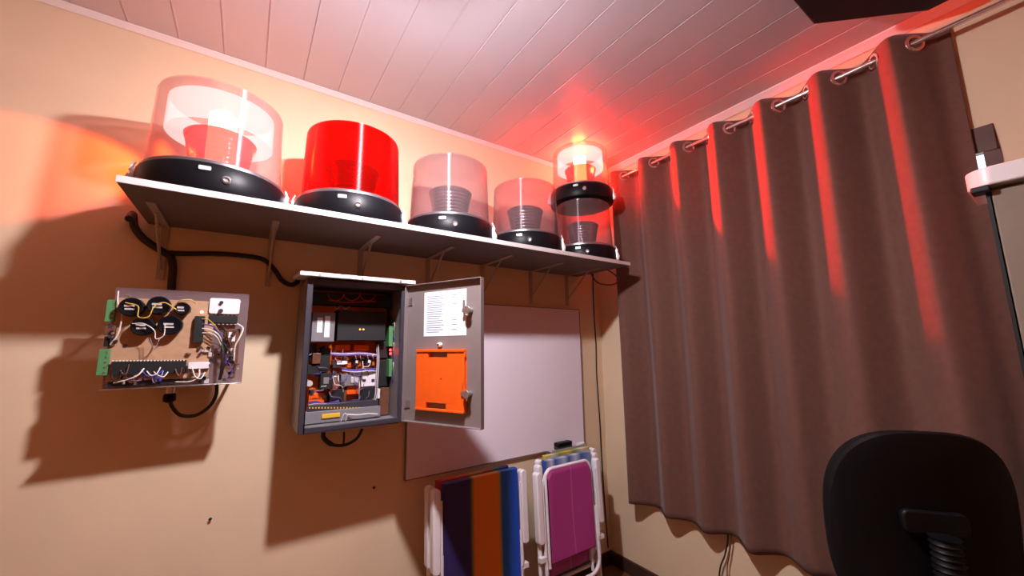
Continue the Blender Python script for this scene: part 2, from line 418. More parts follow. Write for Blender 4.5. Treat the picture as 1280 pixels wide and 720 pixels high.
MB().lathe([(0.0, -0.0146), (0.0396, -0.0146), (0.0405, -0.004), (0.036, 0.02), (0.022, 0.05), (0.018, 0.057), (0.0, 0.057)], 28, Matrix.Translation((LX, LY, LZ))).build('bulb_body', 'white', tl)

# ------------------------------------------------------------------ shelf with brackets
SZ0, SZ1 = 1.852, 1.870
SXL, SXR, SD = -2.385, -0.205, 0.447
sh = thing('wall_shelf', 'long grey shelf board with white front edge carrying the row of beacons', 'shelf', (SXL, 0, SZ0))
MB().box(((SXL+SXR)/2, -SD/2+0.001, (SZ0+SZ1)/2), (SXR-SXL, SD-0.004, SZ1-SZ0)).build('board', 'shelfface', sh, bevel=0.001)
MB().box(((SXL+SXR)/2, -SD+0.002, (SZ0+SZ1)/2+0.0005), (SXR-SXL+0.002, 0.004, SZ1-SZ0+0.003)).build('front_edging', 'shelf', sh, bevel=0.0008)
for bx in (-2.335, -1.995, -1.63, -1.29, -0.957, -0.61, -0.31):
    b = MB()
    b.box((bx, -0.155, SZ0-0.003), (0.022, 0.30, 0.005))
    b.box((bx, -0.004, SZ0-0.105), (0.022, 0.006, 0.20))
    b.tube([(bx, -0.20, SZ0-0.006), (bx, -0.006, SZ0-0.165)], 0.005, 6)
    b.build('bracket', 'bracket', sh)

# ------------------------------------------------------------------ beacons
lit_beams = {1: [((-0.43, 0.235, -0.09), 75, 40), ((1, 0.06, -0.05), 22, 56)], 2: [((0.20, -1, -0.27), 430, 50)]}
def beacon(label, cx, cy, cz, dome, lit, sx=1.0, sz=1.0):
    ang = math.atan2(CAM.x-cx, -(CAM.y-cy))   # label side turned to the room
    t = thing('warning_beacon', label, 'beacon light', (cx, cy, cz), ang, 'warning beacons on the shelf')
    def bl(mb, name, mt):
        mb.v = [Vector((p.x*sx, p.y*sx, p.z*sz)) for p in mb.v]
        return mb.build(name, mt, t, world=False)
    bl(MB().lathe([(0, 0.0), (0.19, 0.0), (0.203, 0.004), (0.206, 0.012), (0.204, 0.078), (0.199, 0.084), (0.0, 0.084)], 64), 'base', 'black')
    bl(MB().lathe([(0.186, 0.0845), (0.198, 0.0845), (0.198, 0.092), (0.194, 0.096), (0.186, 0.096)], 64, closed=True), 'retaining_ring', 'ring')
    bl(MB().prism(roundrect(0.030, 0.012, 0.002, 2), 0, 0.0025, Matrix.Translation((-0.032, -0.2025, 0.064)) @ Matrix.Rotation(math.radians(9), 4, 'Z').inverted() @ Matrix.Rotation(PI/2, 4, 'X')), 'type_label', 'labelmat')
    g = MB(); q = Matrix.Translation((0.022, -0.2, 0.040)) @ Matrix.Rotation(PI/2, 4, 'X')
    g.lathe([(0.0, 0.0), (0.012, 0.0), (0.012, 0.008), (0.0075, 0.011), (0.006, 0.006), (0.0, 0.006)], 16, q)
    bl(g, 'cable_gland', 'steel')
    for a in (-1, 1):
        for (dx,) in ((0.0,),):
            c = MB(); mt = Matrix.Rotation(a*math.radians(82), 4, 'Z')
            c.prism(roundrect(0.030, 0.068, 0.005, 3), 0, 0.010, mt @ Matrix.Translation((0, -0.2045, 0.048)) @ Matrix.Rotation(PI/2, 4, 'X'))
            c.tube([mt @ Vector((-0.011, -0.215, 0.074)), mt @ Vector((-0.011, -0.204, 0.098)), mt @ Vector((0.011, -0.204, 0.098)), mt @ Vector((0.011, -0.215, 0.074))], 0.003, 6)
            c.tube([mt @ Vector((0, -0.214, 0.06)), mt @ Vector((0, -0.221, 0.04)), mt @ Vector((0, -0.217, 0.02))], 0.006, 6)
            bl(c, 'latch', 'latchsteel')
    zb, zt = 0.086, 0.358
    ro, ri, rto, rti = 0.1885, 0.1850, 0.1790, 0.1755
    prof = [(ri, zb), (ro, zb), (ro-0.001, zb+0.02)]
    prof += [(rto, zt-0.012), (rto-0.003, zt-0.004), (rto-0.010, zt), (0.10, zt+0.003), (0, zt+0.004)]
    prof2 = [(0, zt+0.001), (0.10, zt), (rti-0.009, zt-0.003), (rti-0.001, zt-0.007), (rti, zt-0.014), (ri, zb)]
    bl(MB().lathe(prof+prof2, 96), 'dome', dome)
    # reflector cup with ribs
    rp = [(0.046, 0.085), (0.066, 0.085), (0.067, 0.09)]
    for k in range(9):
        z = 0.094+k*0.0145; q_ = 0.067+0.031*((z-0.09)/0.13)**0.8
        rp += [(q_, z), (q_+0.0015, z+0.005), (q_, z+0.010)]
    rp += [(0.101, 0.226), (0.104, 0.238), (0.099, 0.243), (0.05, 0.243), (0.046, 0.244)]
    bl(MB().lathe(rp, 48, closed=True), 'reflector_cup', 'cuplit' if lit else 'cup')
    if lit:
        bl(MB().lathe([(0.0, 0.0845), (0.040, 0.0845), (0.042, 0.09), (0.041, 0.325), (0.030, 0.334), (0.0, 0.335)], 24), 'led_column', 'ledhot' if lit == 1 else 'ledhot_bright')  # lit source, drawn tall and wide to imitate the glare stripe too
        bl(MB().lathe([(0.148, 0.238), (0.153, 0.238), (0.151, 0.338), (0.146, 0.338)], 48, closed=True), 'dome_glow', 'lens')  # added glowing tube, imitates the washed-out light filling the dome
        # the beams thrown by the revolving optics, aimed along the walls
        for (bx_, by_, bz_), pw, cone in lit_beams[lit]:
            ld = bpy.data.lights.new('beam', 'SPOT'); ld.energy = pw; ld.color = (1.0, 0.36, 0.05) if lit == 1 else (1.0, 0.035, 0.008)
            ld.spot_size = math.radians(cone); ld.spot_blend = 0.2; ld.shadow_soft_size = 0.02
            lo = bpy.data.objects.new('beam', ld); COL.objects.link(lo)
            dr_ = Vector((bx_, by_, bz_)).normalized()
            lo.rotation_euler = dr_.to_track_quat('-Z', 'Y').to_euler()
            lo.location = Vector((cx, cy, cz+0.235)) + dr_*0.06
    else:
        bl(MB().lathe([(0.0, 0.2445), (0.055, 0.2445), (0.058, 0.249), (0.050, 0.255), (0.0, 0.258)], 32), 'lens_cap', 'clear')
    return t
CY = -0.236
beacon('lit clear beacon glowing white and red, the leftmost one on the shelf', -2.180, CY, SZ1+0.0005, M['clear'], 1, 1.03, 1.10)
beacon('beacon with a solid red dome standing on the shelf', -1.728, CY, SZ1+0.0005, M['red'], 0, 1.02, 1.10)
beacon('unlit clear beacon on the shelf just right of the red domed one', -1.274, CY, SZ1+0.0005, M['clear'], 0, 1.01, 1.09)
beacon('unlit clear beacon on the shelf just left of the stacked pair', -0.818, CY, SZ1+0.0005, M['clear'], 0, 0.965, 1.08)
beacon('clear beacon standing on the shelf with a lit beacon stacked on it', -0.375, CY, SZ1+0.0005, M['clear'], 0, 0.94, 1.04)
beacon('lit clear beacon stacked on another beacon, its dome just under the ceiling', -0.375, CY, SZ1+0.378, M['clear'], 2, 0.94, 1.0)

# ------------------------------------------------------------------ cable bundle on the wall
hz = thing('cable_bundle', 'thick black cable bundle on the wall, from shelf end to box and circuit board', 'cable', atY(207, 318, -0.02))
p = [atY(x, y, -0.014) for x, y in ((166, 268), (168, 283), (178, 297), (196, 310), (210, 318))]
MB().tube(spline([Vector((p[0].x, -0.05, SZ0-0.002))]+p), 0.0125, 10).build('trunk', 'rubber', hz)
p = [atY(x, y, -0.014) for x, y in ((205, 316), (235, 317), (268, 317), (300, 319), (328, 324), (342, 336), (352, 350), (363, 356), (371, 353))]
p.append(Vector((-1.888, -0.014, p[-1].z+0.012)))
MB().tube(spline(p), 0.0095, 10).build('box_branch', 'rubber', hz)
p = [atY(x, y, -0.014) for x, y in ((206, 316), (214, 322), (216, 335), (215, 350), (214, 366), (213, 400))]
MB().tube(spline(p), 0.0125, 10).build('board_branch', 'rubber', hz)

# ------------------------------------------------------------------ circuit board plate on stand-offs
PY = -0.172
q00, q10, q11, q01 = atY(145, 360, PY), atY(312, 367, PY), atY(302, 479, PY), atY(127, 488, PY)
px0 = (q00.x+q01.x)/2; px1 = (q10.x+q11.x)/2; pz1 = (q00.z+q10.z)/2; pz0 = (q01.z+q11.z)/2
cb = thing('circuit_board', 'open circuit board on a clear plate with black capacitors, left of the metal box', 'circuit board', ((px0+px1)/2, 0, pz0))
MB().box(((px0+px1)/2, PY, (pz0+pz1)/2), (px1-px0, 0.004, pz1-pz0)).build('backing_plate', 'plate', cb, bevel=0.001)
fl = MB().box(((px0+px1)/2, PY-0.018, pz0+0.003), (px1-px0, 0.036, 0.003))
fl.build('plate_lip', 'steel', cb, bevel=0.0008)
for sx in (px0+0.03, px1-0.03):
    for sz in (pz0+0.03, pz1-0.03):
        b = MB().cyl((sx, 0.0, sz), (sx, PY+0.002, sz), 0.006, seg=10)
        b.cyl((sx, PY-0.0019, sz), (sx, PY-0.008, sz), 0.007, seg=6)
        b.build('standoff', 'steel', cb)
def zp(zx, zy, y=PY-0.012):    # close-up reading of the board, laid on its own plane
    return atY(110+zx/3.43, 320+zy/3.43, y)
def slab(par, name, mt, a, b, y0, y1, bevel=0.001):
    p = zp(a[0], a[1], y0); r = zp(b[0], b[1], y0)
    return MB().box(((p.x+r.x)/2, (y0+y1)/2, (p.z+r.z)/2), (abs(r.x-p.x), abs(y1-y0), abs(p.z-r.z))).build(name, mt, par, bevel=bevel)
BY = PY-0.018; BF = BY-0.002
pb = slab(cb, 'printed_board', 'pcb', (125, 178), (515, 520), BY, BF, 0.0005)
for zx, zy in ((140, 190), (490, 230), (140, 480), (520, 470)):
    v = zp(zx, zy, BY); MB().cyl((v.x, PY-0.0018, v.z), (v.x, BY, v.z), 0.004, seg=8).build('spacer', 'steel', cb)
for zx, zy, r, hh in ((195, 222, 0.0295, 0.034), (310, 215, 0.0295, 0.034), (408, 228, 0.021, 0.03), (242, 303, 0.0285, 0.034), (358, 298, 0.031, 0.034)):
    v = zp(zx, zy, BF)
    q = Matrix.Translation(v) @ Matrix.Rotation(PI/2, 4, 'X')
    ca = MB().lathe([(0, 0.0002), (r, 0.0002), (r, hh-0.003), (r-0.003, hh), (r-0.006, hh-0.001), (0, hh-0.001)], 24, q).build('capacitor', 'black', cb)
    k = MB().box((v.x-0.004, BF-hh-0.0002, v.z+0.003), (r*0.8, 0.002, 0.006)).box((v.x-0.002, BF-hh-0.0002, v.z-0.007), (r*0.8, 0.002, 0.005))  # two pale bars across the end of each capacitor
    k.build('capacitor_pale_bars', 'labelmat', ca)
for a, b in (((92, 190), (120, 285)), ((58, 400), (92, 510))):
    tb = slab(cb, 'terminal_block', 'green', a, b, PY-0.002, PY-0.026)
    ss = MB(); p = zp(*a, PY-0.026); r = zp(*b, PY-0.026)
    for k in range(5):
        z = p.z+(r.z-p.z)*(k+0.5)/5
        ss.cyl(((p.x+r.x)/2, PY-0.0255, z), ((p.x+r.x)/2, PY-0.0275, z), 0.0028, seg=8)
    ss.build('screw_heads', 'steel', tb)
slab(cb, 'relay_block', 'brown', (82, 300), (122, 340), PY-0.002, PY-0.024)
slab(cb, 'relay_block', 'blackmatt', (78, 345), (118, 388), PY-0.002, PY-0.02)
hs = slab(cb, 'pin_header', 'blackmatt', (108, 452), (418, 500), BF, BF-0.016)
pn = MB(); p = zp(112, 449, BF); r = zp(414, 447, BF)
for k in range(22):
    v = p.lerp(r, k/21); pn.box((v.x, BF-0.014, v.z), (0.0035, 0.008, 0.004))
pn.build('pins', 'wirewhite', hs)
slab(cb, 'heat_sink', 'blackmatt', (95, 500), (400, 545), PY-0.002, PY-0.014)
# white module with a rounded corner, black header with white pins
p = zp(525, 180, BF); r = zp(648, 250, BF)
wmod = MB().prism(roundrect(r.x-p.x, p.z-r.z, 0.006, 3), 0, 0.020, Matrix.Translation(((p.x+r.x)/2, PY-0.006, (p.z+r.z)/2)) @ Matrix.Rotation(PI/2, 4, 'X')).build('white_module', 'white', cb)
for zx, zy, rr in ((573, 200, 0.006), (570, 235, 0.007)):
    v = zp(zx, zy, PY-0.02); MB().cyl((v.x, PY-0.0255, v.z), (v.x, PY-0.034, v.z), rr, rr*0.85, 12).build('module_knob', 'darkgrey', wmod)
dh = slab(cb, 'driver_chip', 'blackmatt', (522, 255), (640, 290), PY-0.002, PY-0.025)
p = zp(530, 253, PY-0.02); r = zp(632, 292, PY-0.02)
for zz in (p.z+0.002, r.z-0.001):
    pn = MB()
    for k in range(7): pn.box((p.x+(r.x-p.x)*k/6, PY-0.017, zz), (0.005, 0.008, 0.004))
    pn.build('pins', 'wirewhite', dh)
slab(cb, 'wire_connector', 'blackmatt', (462, 258), (492, 372), BF, BF-0.016)
sm = slab(cb, 'small_module', 'brown', (588, 312), (640, 470), PY-0.002, PY-0.012)
slab(sm, 'module_label', 'white', (604, 326), (630, 366), PY-0.0125, PY-0.0135, 0)
slab(sm, 'module_label', 'labelmat', (598, 395), (628, 450), PY-0.0125, PY-0.0135, 0)
slab(cb, 'resistor_block', 'white', (432, 456), (520, 482), BF, BF-0.012, 0.002)
for zx, zy in ((478, 395), (480, 420)):
    v = zp(zx, zy, BF); MB().cyl((v.x, BF-0.0001, v.z), (v.x, BF-0.008, v.z), 0.0045, seg=12).build('button', 'darkgrey', cb)
v = zp(430, 420, BF); MB().sphere((v.x, BF-0.005, v.z), 0.008, 12, 8, (1, 0.6, 0.7)).build('disc_capacitor', 'brown', cb)
v = zp(160, 385, BF); MB().cyl((v.x, BF-0.0001, v.z), (v.x, BF-0.003, v.z), 0.005, seg=12).build('board_hole', 'blackmatt', cb)
v = zp(488, 241, BF); MB().sphere((v.x, BF-0.004, v.z), 0.004, 10, 6).build('indicator', 'led_white', cb)
rnd = random.Random(5)
for k in range(44):
    z_ = rnd.choice((0, 0, 1, 2, 3))
    if z_ == 0: zx, zy = rnd.uniform(130, 500), rnd.uniform(500, 535)
    elif z_ == 1: zx, zy = rnd.uniform(84, 122), rnd.uniform(290, 395)
    elif z_ == 2: zx, zy = rnd.uniform(470, 580), rnd.uniform(380, 530)
    else: zx, zy = rnd.uniform(585, 645), rnd.uniform(300, 500)
    w_, h_ = rnd.uniform(8, 22), rnd.uniform(6, 18); dd_ = rnd.uniform(0.004, 0.014)
    slab(cb, rnd.choice(('resistor', 'small_chip', 'diode')), rnd.choice(('blackmatt', 'brown', 'steel', 'black', 'labelmat', 'wireblue', 'darkgrey')), (zx, zy), (zx+w_, zy+h_), BF-0.0002 if z_ == 0 else PY-0.018, (BF if z_ == 0 else PY-0.018)-dd_, 0.0008)
def wire(par, mt, pts, y, r=0.0014, f=None, name='wire'):
    f = f or zp
    P = [f(a, b, y-0.012*math.sin(PI*i/(len(pts)-1))-0.004) for i, (a, b) in enumerate(pts)]
    return MB().tube(spline(P, 5), r, 6).build(name, mt, par)
wire(cb, 'wirewhite', [(130, 150), (128, 200), (145, 250), (130, 330), (95, 380)], PY-0.02, 0.002)
wire(cb, 'wireyellow', [(160, 200), (215, 215), (215, 260), (260, 260), (285, 215), (330, 200), (380, 230)], BF-0.034, 0.0016)
wire(cb, 'wireyellow', [(380, 205), (400, 190), (440, 188), (465, 205)], BF-0.02, 0.0018)
wire(cb, 'wirewhite', [(190, 290), (240, 290), (285, 320), (290, 355), (325, 340), (330, 290)], BF-0.034, 0.0013)
wire(cb, 'grey', [(265, 350), (285, 400), (300, 370), (310, 345)], BF-0.02, 0.001)
wire(cb, 'wirewhite', [(240, 482), (215, 510), (170, 530), (110, 545)], BF-0.018, 0.0022)
wire(cb, 'wirewhite', [(478, 485), (475, 515), (440, 538), (370, 540)], BF-0.01, 0.002)
wire(cb, 'wireblue', [(490, 292), (530, 300), (560, 325), (575, 350)], BF-0.012, 0.0018)
wire(cb, 'wirewhite', [(490, 310), (530, 318), (560, 338), (572, 365)], BF-0.012, 0.0018)
wire(cb, 'wirewhite', [(490, 330), (530, 332), (555, 350), (572, 385)], BF-0.012, 0.0016)
wire(cb, 'wireyellow', [(488, 270), (515, 272), (545, 300), (570, 340)], BF-0.012, 0.0016)
wire(cb, 'brown', [(490, 350), (530, 370), (560, 380), (575, 400)], BF-0.012, 0.0016)
wire(cb, 'wirewhite', [(640, 290), (665, 310), (650, 350), (630, 390), (625, 450)], PY-0.014, 0.0026)
wire(cb, 'rubber', [(572, 360), (580, 420), (576, 480), (565, 530)], BF-0.006, 0.005)
for k in range(16):
    zx = rnd.uniform(130, 480); zy = rnd.uniform(500, 540); dx = rnd.uniform(-110, 110)
    wire(cb, rnd.choice(('rubber', 'wireblue', 'wirewhite', 'purple', 'brown', 'rubber')), [(zx, zy-rnd.uniform(10, 50)), (zx+dx*0.3, zy), (zx+dx*0.7, zy+6), (max(100, min(560, zx+dx)), zy-rnd.uniform(0, 30))], BF-0.014, 0.0016)
for k in range(8):
    zx = rnd.uniform(560, 600); zy = 300+k*22
    wire(cb, rnd.choice(('rubber', 'wireblue', 'brown', 'rubber')), [(zx, zy), (zx+20, zy+10), (zx+30, zy+40), (zx+10, zy+70)], PY-0.016, 0.0016)
bb0, bb1 = px0+0.09, px1-0.11
MB().box(((bb0+bb1)/2, -0.051, pz0+0.075), (bb1-bb0, 0.10, 0.13)).build('back_box', 'darkgrey', cb, bevel=0.003)
P = [atY(x, y, -0.06) for x, y in ((212, 496), (215, 508), (226, 519), (245, 519), (262, 508), (270, 494), (271, 480))]
gx = P[0].x
MB().cyl((gx, -0.06, pz0+0.012), (gx, -0.06, P[0].z+0.01), 0.013, seg=14).build('cable_gland', 'steel', cb)
MB().tube(spline(P), 0.006, 8).build('cable_loop', 'rubber', cb)
pl = P[0]; MB().lathe([(0, 0.0), (0.015, 0.0), (0.018, -0.006), (0.018, -0.026), (0.008, -0.032), (0, -0.032)], 14, Matrix.Translation((pl.x, -0.06, pl.z+0.012))).build('plug', 'black', cb)

# ------------------------------------------------------------------ control panel box
BD = 0.258
b00, b01, b10, b11 = atY(385, 348, -BD), atY(371, 541, -BD), atY(507, 357, -BD), atY(504, 529, -BD)
bx0 = (b00.x+b01.x)/2; bx1 = (b10.x+b11.x)/2; bz1 = (b00.z+b10.z)/2; bz0 = (b01.z+b11.z)/2
cp = thing('control_panel', 'grey metal control box on the wall with its door open on orange electronics', 'electrical panel', ((bx0+bx1)/2, 0, bz0))
wl = 0.004
b = MB()
b.box(((bx0+bx1)/2, -0.003, (bz0+bz1)/2), (bx1-bx0, 0.004, bz1-bz0))
b.box((bx0+wl/2, -BD/2-0.0005, (bz0+bz1)/2), (wl, BD-0.001, bz1-bz0)); b.box((bx1-wl/2, -BD/2-0.0005, (bz0+bz1)/2), (wl, BD-0.001, bz1-bz0))
b.box(((bx0+bx1)/2, -BD/2-0.0005, bz0+wl/2), (bx1-bx0-2*wl, BD-0.001, wl)); b.box(((bx0+bx1)/2, -BD/2-0.0005, bz1-wl/2), (bx1-bx0-2*wl, BD-0.001, wl))
b.build('body', 'grey', cp)
fr = MB(); fw = 0.020
fr.box((bx0+fw/2, -BD, (bz0+bz1)/2), (fw, 0.012, bz1-bz0)); fr.box((bx1-fw/2, -BD, (bz0+bz1)/2), (fw, 0.012, bz1-bz0))
fr.box(((bx0+bx1)/2, -BD, bz0+fw/2), (bx1-bx0-2*fw, 0.012, fw)); fr.box(((bx0+bx1)/2, -BD, bz1-fw/2), (bx1-bx0-2*fw, 0.012, fw))
fr.build('front_frame', 'darkgrey', cp, bevel=0.002)
# pitched rain hood
hx0, hx1 = bx0-0.030, bx1+0.030
hd = MB()
hd.hexa([(hx0, -BD-0.035, bz1+0.004), (hx1, -BD-0.035, bz1+0.004), (hx1, -0.002, bz1+0.03), (hx0, -0.002, bz1+0.03)],
        [(hx0, -BD-0.035, bz1+0.020), (hx1, -BD-0.035, bz1+0.020), (hx1, -0.002, bz1+0.046), (hx0, -0.002, bz1+0.046)])
hdo = hd.build('hood', 'hood', cp, bevel=0.002)
sc = MB()
for k in (0.15, 0.5, 0.85):
    xx = hx0+(hx1-hx0)*k; sc.cyl((xx, -BD-0.0345, bz1+0.012), (xx, -BD-0.038, bz1+0.012), 0.0045, seg=8)
sc.build('hood_screws', 'steel', hdo)
# interior
mp = MB().box(((bx0+bx1)/2, -0.030, (bz0+bz1)/2), (bx1-bx0-0.03, 0.003, bz1-bz0-0.03)).build('mounting_plate', 'orangeplate', cp, bevel=0.0005)
IY = -0.0318
def ip(zx, zy, y):
    v = atY(380+zx/4.0, 360+zy/4.0, y)
    v.x = min(max(v.x, bx0+0.008), bx1-0.008); v.z = min(max(v.z, bz0+0.008), bz1-0.008); return v
def unit(name, mt, a, b, depth, bevel=0.0015, par=None, y0=IY):
    p = ip(a[0], a[1], y0-depth); r = ip(b[0], b[1], y0-depth)
    return MB().box(((p.x+r.x)/2, y0-depth/2, (p.z+r.z)/2), (abs(r.x-p.x), depth, abs(p.z-r.z))).build(name, mt, par or cp, bevel=bevel)
u = unit('power_supply', 'grey', (44, 120), (150, 268), 0.10)
for a, b_ in (((68, 148), (90, 222)), ((106, 140), (126, 246))):
    p = ip(*a, IY-0.10); r = ip(*b_, IY-0.10)
    MB().box(((p.x+r.x)/2, IY-0.101, (p.z+r.z)/2), (r.x-p.x, 0.0015, p.z-r.z)).build('side_label', 'paper', u)
u = unit('relay_unit', 'blackmatt', (172, 108), (405, 262), 0.09)
for zx in (280, 297):
    v = ip(zx, 207, IY-0.09); MB().sphere(v+Vector((0, -0.001, 0)), 0.0032, 8, 6).build('indicator', 'led_orange', u)
unit('top_block', 'blackmatt', (20, 15), (490, 100), 0.06)  # black block across the top of the mounting plate
unit('orange_cover', 'orange', (160, 285), (230, 312), 0.05); unit('orange_cover', 'orange', (250, 285), (325, 312), 0.05)
unit('contactor', 'brown', (44, 325), (82, 378), 0.06)
unit('relay', 'darkgrey', (145, 360), (188, 398), 0.05); unit('relay_label', 'paper', (165, 366), (216, 382), 0.055)
for a, b_ in (((248, 352), (278, 386)), ((310, 350), (342, 386))):
    u = unit('sensor_module', 'blackmatt', a, b_, 0.045); p = ip(a[0]+15, a[1]+17, IY-0.045)
    MB().box((p.x, IY-0.046, p.z), (0.010, 0.002, 0.012)).build('module_face', 'white', u)
unit('contactor', 'blackmatt', (84, 428), (136, 505), 0.06); unit('contactor_label', 'grey', (98, 448), (124, 480), 0.064)
unit('relay', 'steel', (145, 440), (172, 500), 0.05)
unit('timer', 'grey', (186, 432), (280, 486), 0.05); unit('timer_window', 'labelmat', (236, 445), (272, 474), 0.053)
u = unit('relay_board', 'white', (288, 420), (356, 490), 0.045)
p = ip(300, 462, IY-0.045); r = ip(345, 462, IY-0.045)
MB().box((p.x, IY-0.046, p.z), (0.014, 0.003, 0.012)).box((r.x, IY-0.046, r.z), (0.014, 0.003, 0.012)).build('board_chips', 'darkgrey', u)
unit('fuse', 'wirewhite', (368, 505), (386, 552), 0.06); unit('fuse', 'brown', (200, 512), (210, 580), 0.04)
v = ip(28, 478, IY-0.07)
MB().cyl((v.x, IY, v.z), (v.x, IY-0.07, v.z), 0.012, seg=14).build('rotary_switch', 'labelmat', cp)
unit('cover_plate', 'orange', (215, 492), (280, 528), 0.035); unit('cover_plate', 'orange', (25, 530), (100, 585), 0.035)
ts = unit('terminal_strip', 'darkgrey', (20, 588), (370, 612), 0.075)
pn = MB()
for k in range(22):
    v = ip(28+k*15.5, 599, IY-0.075); pn.box((v.x, IY-0.076, v.z), (0.005, 0.003, 0.006))
pn.build('terminals', 'yellow', ts)
unit('wire_duct', 'grey', (5, 625), (380, 668), 0.09)
yt = unit('yellow_terminals', 'yellow', (90, 632), (180, 645), 0.095)
rnd = random.Random(11)
for a, b_ in (((20, 280), (62, 322)), ((86, 300), (128, 420)), ((372, 270), (420, 350)), ((20, 385), (80, 430)), ((130, 508), (196, 580)), ((282, 500), (352, 560)), ((374, 360), (420, 490))):
    unit('relay', 'blackmatt', a, b_, 0.05)  # extra black blocks, added to darken the bright interior
for k in range(26):
    zx = rnd.uniform(20, 360); zy = rnd.choice((300, 345, 395, 420, 510, 545, 575))+rnd.uniform(-12, 12)
    w_, h_ = rnd.uniform(8, 26), rnd.uniform(8, 24)
    unit(rnd.choice(('relay', 'fuse', 'sensor_module')), rnd.choice(('blackmatt', 'blackmatt', 'darkgrey', 'steel', 'labelmat', 'brown')), (zx, zy), (zx+w_, zy+h_), rnd.uniform(0.02, 0.04), 0.001)
for k in range(30):
    zx = rnd.uniform(20, 350); zy = rnd.uniform(290, 560); dx = rnd.uniform(-70, 70); dy = rnd.uniform(20, 90)
    wire(cp, rnd.choice(('purple', 'blackmatt', 'wirewhite', 'wireblue', 'grey', 'purple', 'wirered')), [(zx, zy), (zx+dx*0.2, zy+dy*0.5), (zx+dx*0.8, zy+dy*0.6), (zx+dx, min(zy+dy, 590))], IY-0.045, 0.0015, f=ip)
# green terminal boards along the right side
u = unit('side_board', 'darkgrey', (440, 180), (480, 500), 0.07)
unit('terminal_block', 'green', (426, 190), (446, 292), 0.09); unit('terminal_block', 'green', (426, 356), (446, 442), 0.09)
for zy in (310, 328):
    v = ip(432, zy, IY-0.1); MB().sphere(v, 0.0055, 10, 6).build('indicator', 'led_red', cp)
unit('lower_panel', 'brown', (380, 500), (478, 640), 0.06)
iw = lambda mt, pts, y, r=0.0016, name='wire': wire(cp, mt, pts, y, r, f=ip, name=name)
for k in range(3):
    iw('wirered', [(118+k*80, 22), (128+k*80, 50), (160+k*80, 64), (190+k*80, 50), (200+k*80, 30)], IY-0.07, 0.002)
iw('wirered', [(120, 60), (200, 72), (280, 70), (360, 66)], IY-0.065, 0.002)
iw('wirewhite', [(150, 90), (165, 105), (185, 88), (205, 105), (230, 90)], IY-0.062, 0.0012)
for k in range(4):
    iw(('purple', 'wirewhite', 'wireblue', 'purple')[k], [(132, 322+k*4), (200, 326+k*4), (280, 322+k*4), (362, 330+k*4)], IY-0.045-0.002*k, 0.0022)
    iw(('purple', 'wireblue', 'wireblue', 'wirewhite')[k], [(190, 400+k*4), (250, 408+k*4), (320, 402+k*4), (362, 404+k*4)], IY-0.04-0.002*k, 0.002)
    iw(('wirewhite', 'grey', 'purple', 'wirewhite')[k], [(362+k*3, 280), (366+k*3, 360), (360+k*3, 460), (355+k*3, 540), (330, 575+k*3), (230, 580+k*3)], IY-0.05-0.003*k, 0.0016)
    iw(('wireblue', 'purple', 'wireblue', 'wirewhite')[k], [(25, 572+k*4), (60, 566+k*4), (110, 578), (175, 560+k*5)], IY-0.05, 0.0018)
for xs_ in (262, 285, 322, 348):
    iw('wirewhite', [(xs_, 330), (xs_-4, 342), (xs_, 356)], IY-0.05, 0.0013)
iw('wirewhite', [(185, 668), (200, 630), (215, 635), (208, 668)], IY-0.10, 0.002)
iw('wirewhite', [(215, 632), (270, 634), (320, 628), (368, 630)], IY-0.095, 0.0025)
for k in range(9):
    y_ = 182+k*33; iw(('wirewhite', 'grey', 'wireblue')[k % 3], [(442, y_), (460, y_-8), (472, y_+12), (458, y_+30)], IY-0.09, 0.0014)
# hinges on the right edge
DH = Vector((bx1+0.004, -BD-0.010, 0))
dend = atY(604, 347, -0.62); dend.z = 0
dv = Vector((dend.x-DH.x, -0.62-DH.y, 0)); DL = 0.385; dv.normalize()
dn = Vector((dv.y, -dv.x, 0))            # inner face of the open door, towards the room
if dn.dot(CAM-DH) < 0: dn = -dn
def dpt(s_, z, nn=0.0):
    return Vector((DH.x, DH.y, z))+dv*s_+dn*nn
def dbox(s0, s1, z0, z1, n0, n1):
    return MB().hexa([dpt(s0, z0, n0), dpt(s1, z0, n0), dpt(s1, z0, n1), dpt(s0, z0, n1)], [dpt(s0, z1, n0), dpt(s1, z1, n0), dpt(s1, z1, n1), dpt(s0, z1, n1)])
def dpx(x_, y_):
    v = atP(x_, y_, DH, dn); return (v-DH).dot(dv), v.z
e1, e2 = dpx(604, 347), dpx(605, 543)
DL = (e1[0]+e2[0])/2
dz0, dz1 = bz0+0.006, bz1-0.002
#print('DOOR', DL, e1, e2, dz0, dz1, bx0, bx1, bz0, bz1)
d = dbox(0.0, DL, dz0, dz1, -0.003, 0.0)
for a in ((0, 0.003, dz0, dz1), (DL-0.003, DL, dz0, dz1), (0.003, DL-0.003, dz0, dz0+0.003), (0.003, DL-0.003, dz1-0.003, dz1)):
    t_ = dbox(a[0], a[1], a[2], a[3], 0.0, 0.018); d.add(t_.v, t_.f)
dr = d.build('door', 'doorgrey', cp, smooth=False)
def drect(px_a, px_b):
    a = dpx(*px_a); b_ = dpx(*px_b)
    return min(a[0], b_[0]), max(a[0], b_[0]), min(a[1], b_[1]), max(a[1], b_[1])
s0, s1, z0, z1 = drect((531, 366), (583, 419))
sheet = dbox(s0, s1, z0, z1, 0.0003, 0.0013).build('wiring_sheet', 'paper', dr)
sheetmat(sheet, cp.location, dpt(s0, z1), dpt(s1, z0))
s0, s1, z0, z1 = drect((524, 438), (583, 515)); th = 0.016
ps = s1-s0; pw = (z1-z0)
pk = dbox(s0, s1, z0+0.12*pw, z1-0.12*pw, 0.0005, th)
